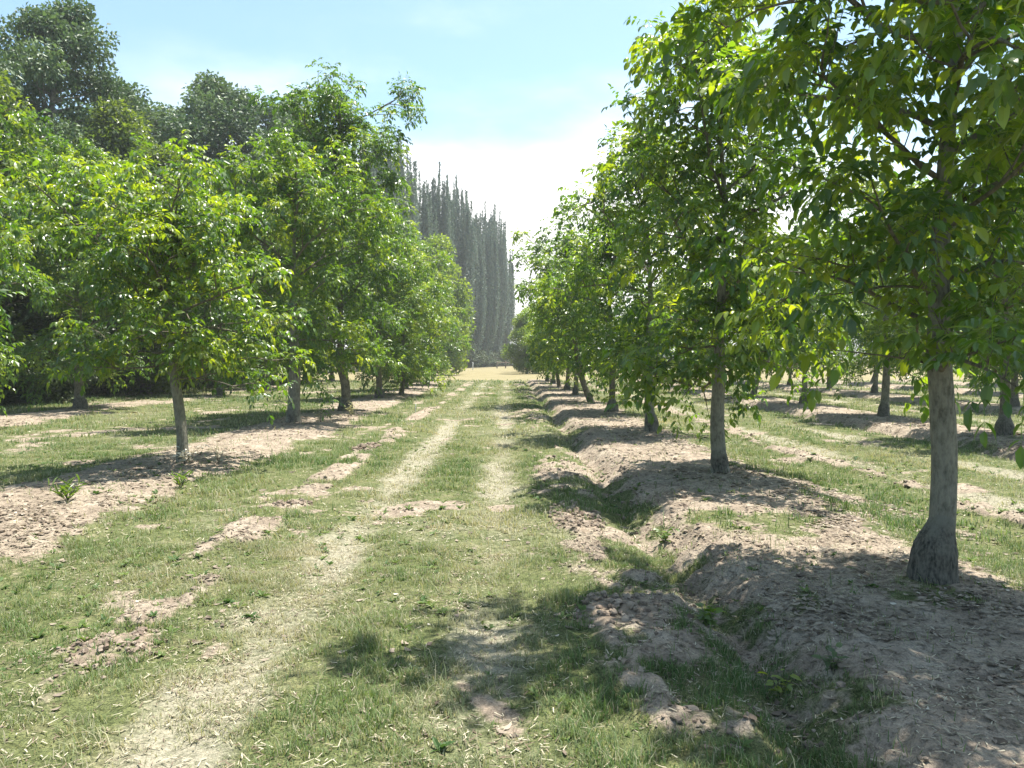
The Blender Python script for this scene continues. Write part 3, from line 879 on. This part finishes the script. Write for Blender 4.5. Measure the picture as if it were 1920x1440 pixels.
for k, (x, y, v, r) in enumerate(((22.9, 36, V_W1, 1.), (22.9, 42.5, V_R3, 2.), (23.0, 49.5, V_W2, 3.), (29.5, 47.0, V_W1, 4.))):
    plant(v, WN, ['walnut three rows back at the far right', 'walnut three rows back, behind the dark trunked one', 'walnut three rows back near the dry field', 'farthest walnut visible on the right'][k], WC, x, y, r, group=OG)

plant(V_T1, WN, 'walnut with thin pale trunk rising from a dark cone shaped foot at far left', WC, -13.5, 25.0, .5, 1.0, group=BG)
plant(V_L3, WN, 'back row walnut with short dark trunk, between slanted and thick pale trunks', WC, -12.4, 34.2, 2.0, .9, group=BG)
plant(V_T1, WN, 'leafy walnut filling the back row at the left edge', WC, -13.2, 18.2, 2.4, 1.0, group=BG)
plant(V_T1, WN, 'walnut in the back row behind the thick pale trunk', WC, -12.8, 42.0, 4.4, 1.0, group=BG)
plant(V_L3, WN, 'tall walnut in the back row behind the tallest left tree', WC, -12.6, 49.5, 1.2, .92, group=BG)
plant(V_T1, WN, 'far end walnut of the back row on the left', WC, -12.6, 57.0, 5.2, 1.0, group=BG)

# ---- tall dark broadleaf trees behind the orchard on the left
BL = (np.array([.042, .085, .036]), np.array([.125, .190, .088]))
GR = (np.array([.040, .080, .020]), np.array([.095, .145, .032]))
V_B1 = scatter_tree(51, 19.0, 4.6, 1.6, .35, 150, .21, 520, BL, M_LEAF_BLUE, M_BARK, .68, .82)
V_B2 = scatter_tree(52, 14.0, 4.6, .7, .28, 150, .20, 420, GR, M_LEAF, M_BARK, .5, .85)
TG = 'tall broadleaf trees behind the left rows'
plant(V_B1, 'broadleaf_tree', 'tallest blue green tree, its round top alone against the sky at upper left', 'tree', -22.2, 39.5, 0, 1.02, group=TG)
plant(V_B1, 'broadleaf_tree', 'dark blue green tree with broad domed top left of the tall walnut', 'tree', -18.4, 51.5, 2.0, (1.25, 1.25, 1.05), group=TG)
plant(V_B1, 'broadleaf_tree', 'blue green tree filling the dip right of the broad domed one', 'tree', -15.5, 57.0, 4.2, .95, group=TG)
plant(V_B2, 'broadleaf_tree', 'mid green leafy tree with sloping top below the tallest blue green one', 'tree', -18.6, 28.5, 1.0, .88, group=TG)
plant(V_B2, 'broadleaf_tree', 'mid green tree between the two blue green tops', 'tree', -19.5, 40.0, 3.0, 1.0, group=TG)
plant(V_B2, 'broadleaf_tree', 'deeply shaded tree low at the left edge behind the back row', 'tree', -24.5, 33.0, 2.2, .9, group=TG)
plant(V_B2, 'broadleaf_tree', 'leafy tree closing the back of the orchard behind the thick pale trunk', 'tree', -20.0, 62.0, 5.0, 1.0, group=TG)
plant(V_B1, 'broadleaf_tree', 'lower blue green tree joining the domed one to the tall walnut', 'tree', -14.2, 51.0, 1.0, (1.05, 1.05, .95), group=TG)
plant(V_B1, 'broadleaf_tree', 'lower blue green tree left of the broad domed one', 'tree', -23.6, 50.0, 3.1, (1.25, 1.25, .99), group=TG)
plant(V_B2, 'broadleaf_tree', 'mid green tree above the slanted thin trunk, below the domed tops', 'tree', -16.6, 36.5, 4.4, (.9, .9, .8), group=TG)
plant(V_B1, 'broadleaf_tree', 'blue green tree at the top left corner, only its edge showing', 'tree', -23.6, 30.6, 5.0, .98, group=TG)
V_S = scatter_tree(55, 4.6, 2.9, .1, .12, 70, .18, 300, (np.array([.022, .040, .016]), np.array([.05, .078, .028])), M_LEAF_BLUE, M_BARK, .35)  # leaf colour darkened to stand in for deep shade
for k, (x, y) in enumerate(((-18.6, 29.5), (-23.0, 34.0), (-19.3, 36.5), (-18.3, 45.0), (-17.8, 54.0))):  # shrubs added to supply the dark shade below the tall trees
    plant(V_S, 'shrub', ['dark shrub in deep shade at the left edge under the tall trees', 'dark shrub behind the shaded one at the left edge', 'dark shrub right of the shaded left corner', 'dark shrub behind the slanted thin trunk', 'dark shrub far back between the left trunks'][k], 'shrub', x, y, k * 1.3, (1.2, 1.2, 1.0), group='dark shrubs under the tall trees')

# ---- poplar row at the end of the field
POPS = [poplar(61, 31, 2.6, 64), poplar(62, 29.5, 2.3, 52), poplar(63, 32.5, 2.8, 70), poplar(64, 30, 2.5, 56)]
for k in range(17):
    t = k / 16
    x = -17.5 + 16.6 * t; y = 98 + 74 * t
    plant(POPS[(k * 7 + k // 3) % 4], 'poplar_tree', 'grey green spire topped poplar in the long row at the far end', 'poplar', x + .9 * math.sin(k * 3.3), y + 1.2 * math.sin(k * 5.1), k * 1.7, (1 + .15 * math.sin(k * 4.), 1, .97 + .08 * math.sin(k * 2.3)), group='poplars in the far row')

for k in range(9):  # added bushes fill the shadow band and gaps under the poplars
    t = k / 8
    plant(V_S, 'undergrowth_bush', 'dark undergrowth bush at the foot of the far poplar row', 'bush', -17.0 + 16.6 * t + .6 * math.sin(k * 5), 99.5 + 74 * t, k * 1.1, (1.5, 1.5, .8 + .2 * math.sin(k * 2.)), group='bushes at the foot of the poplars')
# ---- round trees in front of the poplars and far trees on the right
V_F = scatter_tree(71, 8.5, 3.4, .7, .16, 80, .22, 260, (np.array([.06, .12, .03]), np.array([.15, .22, .05])), M_LEAF, M_BARK, .4)
plant(V_F, 'round_tree', 'round pale green tree standing in front of the poplar row', 'tree', -6.4, 78, 0, (1.2, 1.2, 1.55), group='round trees by the dry field')
plant(V_F, 'round_tree', 'round tree at the foot of the poplars behind the left row', 'tree', -11.0, 84, 2, (1.2, 1.2, 1.3), group='round trees by the dry field')
FT = ['small light green tree left of the end of the right row', 'small tree behind the first light green one', 'small tree hidden behind the end of the right row', 'distant tree seen between the right row trunks', 'distant tree beyond the fence on the right', 'distant tree far right beyond the dry field', 'distant tree behind the second right row', 'distant tree behind the third right row', 'farthest tree at the right']
for k, (x, y, s) in enumerate(((2.2, 84, .75), (3.2, 96, .9), (5.2, 88, .85), (10, 135, 1.3), (24, 140, 1.4), (44, 128, 1.3), (60, 120, 1.4), (34, 138, 1.2), (76, 130, 1.4))):
    plant(V_F, 'field_tree', FT[k], 'tree', x, y, k * 1.1, s, group='small trees beyond the dry field')

# ---- post and rail fence across the end of the field
def fence():
    x0, x1, y = -1.6, 17.0, 131
    o = thing('post_and_rail_fence', 'low brown post and rail fence across the far end of the dry field', 'fence', (x0, y, 0))
    R = Tubes()
    for h in (.45, .95):
        R.add([(0, 0, h), ((x1 - x0) / 2, 0, h - .03), (x1 - x0, 0, h)], [.09, .08, .09], 6)
    obj('rails', R.mesh('rails', M_RAIL), o)
    n = 14
    for k in range(n):
        P = Tubes(); P.add([(0, 0, -.3), (0, 0, .6), (.01, 0, 1.15)], [.10, .10, .09], 6)
        obj('post', P.mesh('post', M_RAIL), o, ((x1 - x0) * k / (n - 1), .12, 0))
fence()
stake('short white marker stake in the grass left of the track', -2.78, 24.0, .27, .012)
stake('white stake standing at the far edge of the dry field before the poplars', -4.8, 112, 1.1, .06)

# ---- weeds and heaps
G1 = ((.05, .11, .02), (.10, .17, .03)); Y1 = ((.15, .22, .025), (.24, .30, .04)); W1 = ((.55, .50, .42), (.70, .66, .58)); D1 = ((.03, .07, .02), (.06, .11, .03))
weed('broadleaf_weed', 'bright yellow green weed catching the sun on the shaded mound', 1.42, 4.02, .15, 5, 6, .055, Y1, .7, .6)  # sun spot painted in as a brighter yellow leaf colour
weed('broadleaf_weed', 'dark green weed just right of the bright sunlit one', 1.66, 3.96, .13, 5, 6, .05, D1, .8, .55)
weed('broadleaf_weed', 'bushy dark green weed on the shaded edge of the near mound', 1.25, 4.85, .17, 7, 6, .06, G1, .8, .55)
weed('broadleaf_weed', 'leafy weed clump beside the leaning trunk in the right row', 3.9, 26.5, .55, 9, 8, .13, G1, .7, .5)
weed('broadleaf_weed', 'low green weed at the corner of the first sunlit soil patch', 1.45, 7.2, .16, 6, 6, .06, G1, .9, .5)
weed('grass_tuft', 'light green grass tuft alone on the bare soil at far left', -4.85, 8.7, .22, 16, 3, .16, G1, 1.1, .12, 'grass tuft', None, True)
weed('grass_tuft', 'grass tuft at the edge of the bare strip below the slanted trunk', -4.1, 9.9, .20, 14, 3, .14, G1, 1.0, .12, 'grass tuft', None, True)
weed('dry_weed', 'bleached white dry weed at the foot of the slanted thin trunk', -4.78, 11.72, .30, 10, 6, .10, W1, .8, .4)  # weed shape standing for pale broken bark and dead leaves
weed('dry_weed', 'pale dry weed just right of the slanted thin trunk', -4.35, 11.9, .34, 7, 6, .07, ((.30, .27, .20), (.5, .46, .36)), .7, .3)
weed('dry_weed', 'pale dry weed beside the thick pale trunk on the left', -4.55, 19.3, .42, 8, 7, .09, ((.30, .30, .16), (.45, .42, .26)), .7, .3)
weed('dry_weed', 'dry weed between the thick trunk and the tall walnut', -4.3, 21.8, .45, 8, 7, .10, ((.26, .27, .12), (.4, .38, .2)), .7, .3)
clod_heap('small pale heap of turned soil in the grass left of the wheel track', -2.42, 8.9, .24, .24, 90, .030, 1)
clod_heap('heap of dug soil clods at lower left beside the track', -2.22, 4.45, .26, .34, 190, .024, 2)
clod_heap('heap of dug soil farther up the left ridge, near the tree shadow', -2.62, 14.6, .28, .8, 110, .045, 3)
clod_heap('low brown soil heap in the shade right of the track', .70, 5.0, .28, .38, 170, .024, 4)
clod_heap('sunlit soil heap on the right ridge above the big shadow', .72, 8.2, .30, .9, 200, .034, 5)

# ------------------------------------------------------------------ sky, sun, haze
w = bpy.data.worlds.new('World'); sc.world = w; w.use_nodes = True
nt = w.node_tree; N = nt.nodes; L = nt.links; N.clear()
sky = N.new('ShaderNodeTexSky'); sky.sky_type = 'NISHITA'; sky.sun_disc = False
sky.sun_elevation = SUN_EL; sky.sun_rotation = SUN_AZ; sky.air_density = 1.0; sky.dust_density = 1.5; sky.ozone_density = 1.0
bg = N.new('ShaderNodeBackground'); bg.inputs[1].default_value = .102
skt = N.new('ShaderNodeMix'); skt.data_type = 'RGBA'; skt.blend_type = 'MULTIPLY'; skt.inputs[0].default_value = 1; skt.inputs[7].default_value = (.95, 1.06, 1.0, 1)
L.new(sky.outputs[0], skt.inputs[6]); L.new(skt.outputs[2], bg.inputs[0])
tc = N.new('ShaderNodeTexCoord')
mp = N.new('ShaderNodeMapping'); mp.inputs['Scale'].default_value = (1, 1, 2.6); mp.inputs['Location'].default_value = (.15, .3, .35); L.new(tc.outputs['Generated'], mp.inputs[0])
cn = N.new('ShaderNodeTexNoise'); cn.inputs['Scale'].default_value = 3.2; cn.inputs['Detail'].default_value = 7; cn.inputs['Roughness'].default_value = .5
L.new(mp.outputs[0], cn.inputs['Vector'])
sp = N.new('ShaderNodeSeparateXYZ'); L.new(tc.outputs['Generated'], sp.inputs[0])
band = N.new('ShaderNodeMapRange'); band.interpolation_type = 'SMOOTHSTEP'
L.new(sp.outputs[2], band.inputs[0]); band.inputs[1].default_value = .10; band.inputs[2].default_value = .40; band.inputs[3].default_value = .48; band.inputs[4].default_value = -.08
add = N.new('ShaderNodeMath'); L.new(cn.outputs['Fac'], add.inputs[0]); L.new(band.outputs[0], add.inputs[1])
cm = N.new('ShaderNodeMapRange'); cm.interpolation_type = 'SMOOTHSTEP'; L.new(add.outputs[0], cm.inputs[0]); cm.inputs[1].default_value = .42; cm.inputs[2].default_value = .92
ahead = N.new('ShaderNodeMapRange'); ahead.interpolation_type = 'SMOOTHSTEP'; L.new(sp.outputs[1], ahead.inputs[0]); ahead.inputs[1].default_value = .80; ahead.inputs[2].default_value = .95
cmul = N.new('ShaderNodeMath'); cmul.operation = 'MULTIPLY'; L.new(cm.outputs[0], cmul.inputs[0]); L.new(ahead.outputs[0], cmul.inputs[1])
bg2 = N.new('ShaderNodeBackground'); bg2.inputs[0].default_value = (1, .985, .98, 1); bg2.inputs[1].default_value = .7
mx = N.new('ShaderNodeMixShader'); L.new(cmul.outputs[0], mx.inputs[0]); L.new(bg.outputs[0], mx.inputs[1]); L.new(bg2.outputs[0], mx.inputs[2])
wo = N.new('ShaderNodeOutputWorld'); L.new(mx.outputs[0], wo.inputs[0])

sd = bpy.data.lights.new('sun', 'SUN'); sd.energy = 5.0; sd.angle = math.radians(.53); sd.color = (1, .95, .87)
so = bpy.data.objects.new('sun', sd); COL.objects.link(so)
dirv = Vector((math.sin(SUN_AZ) * math.cos(SUN_EL), math.cos(SUN_AZ) * math.cos(SUN_EL), math.sin(SUN_EL)))
so.rotation_euler = dirv.to_track_quat('Z', 'Y').to_euler(); so.location = (20, 30, 60)

if HAZE:
    import bmesh
    b = bmesh.new(); bmesh.ops.create_cube(b, size=1)
    bmesh.ops.scale(b, vec=(260, 290, 34), verts=b.verts); bmesh.ops.translate(b, vec=(0, 85, 15.6), verts=b.verts)
    me = bpy.data.meshes.new('haze'); b.to_mesh(me); b.free()
    m, hnt, HN, HL = new_mat('haze_air')
    pv = HN.new('ShaderNodeVolumePrincipled'); pv.inputs['Color'].default_value = (.90, .95, 1, 1); pv.inputs['Density'].default_value = .0006
    pv.inputs['Anisotropy'].default_value = .3
    ho = HN.new('ShaderNodeOutputMaterial'); HL.new(pv.outputs[0], ho.inputs['Volume'])
    me.materials.append(m)
    o = obj('haze', me); tag(o, 'thin bluish summer haze in the air', 'haze', kind='stuff')

cam = bpy.data.cameras.new('camera'); co = bpy.data.objects.new('camera', cam); COL.objects.link(co)
cam.sensor_width = 36; cam.lens = 27.75; cam.clip_start = .05; cam.clip_end = 4000
co.location = (0, 0, 1.65)
co.rotation_euler = (math.radians(90 - 1.86), 0, math.radians(-.39))
sc.camera = co

sc.view_settings.view_transform = 'Standard'; sc.view_settings.look = 'None'
sc.view_settings.exposure = 1.36; sc.view_settings.gamma = 1
sc.render.engine = 'CYCLES'
sc.cycles.max_bounces = 8; sc.cycles.diffuse_bounces = 3; sc.cycles.glossy_bounces = 2; sc.cycles.transmission_bounces = 4; sc.cycles.volume_bounces = 1
sc.cycles.use_denoising = True
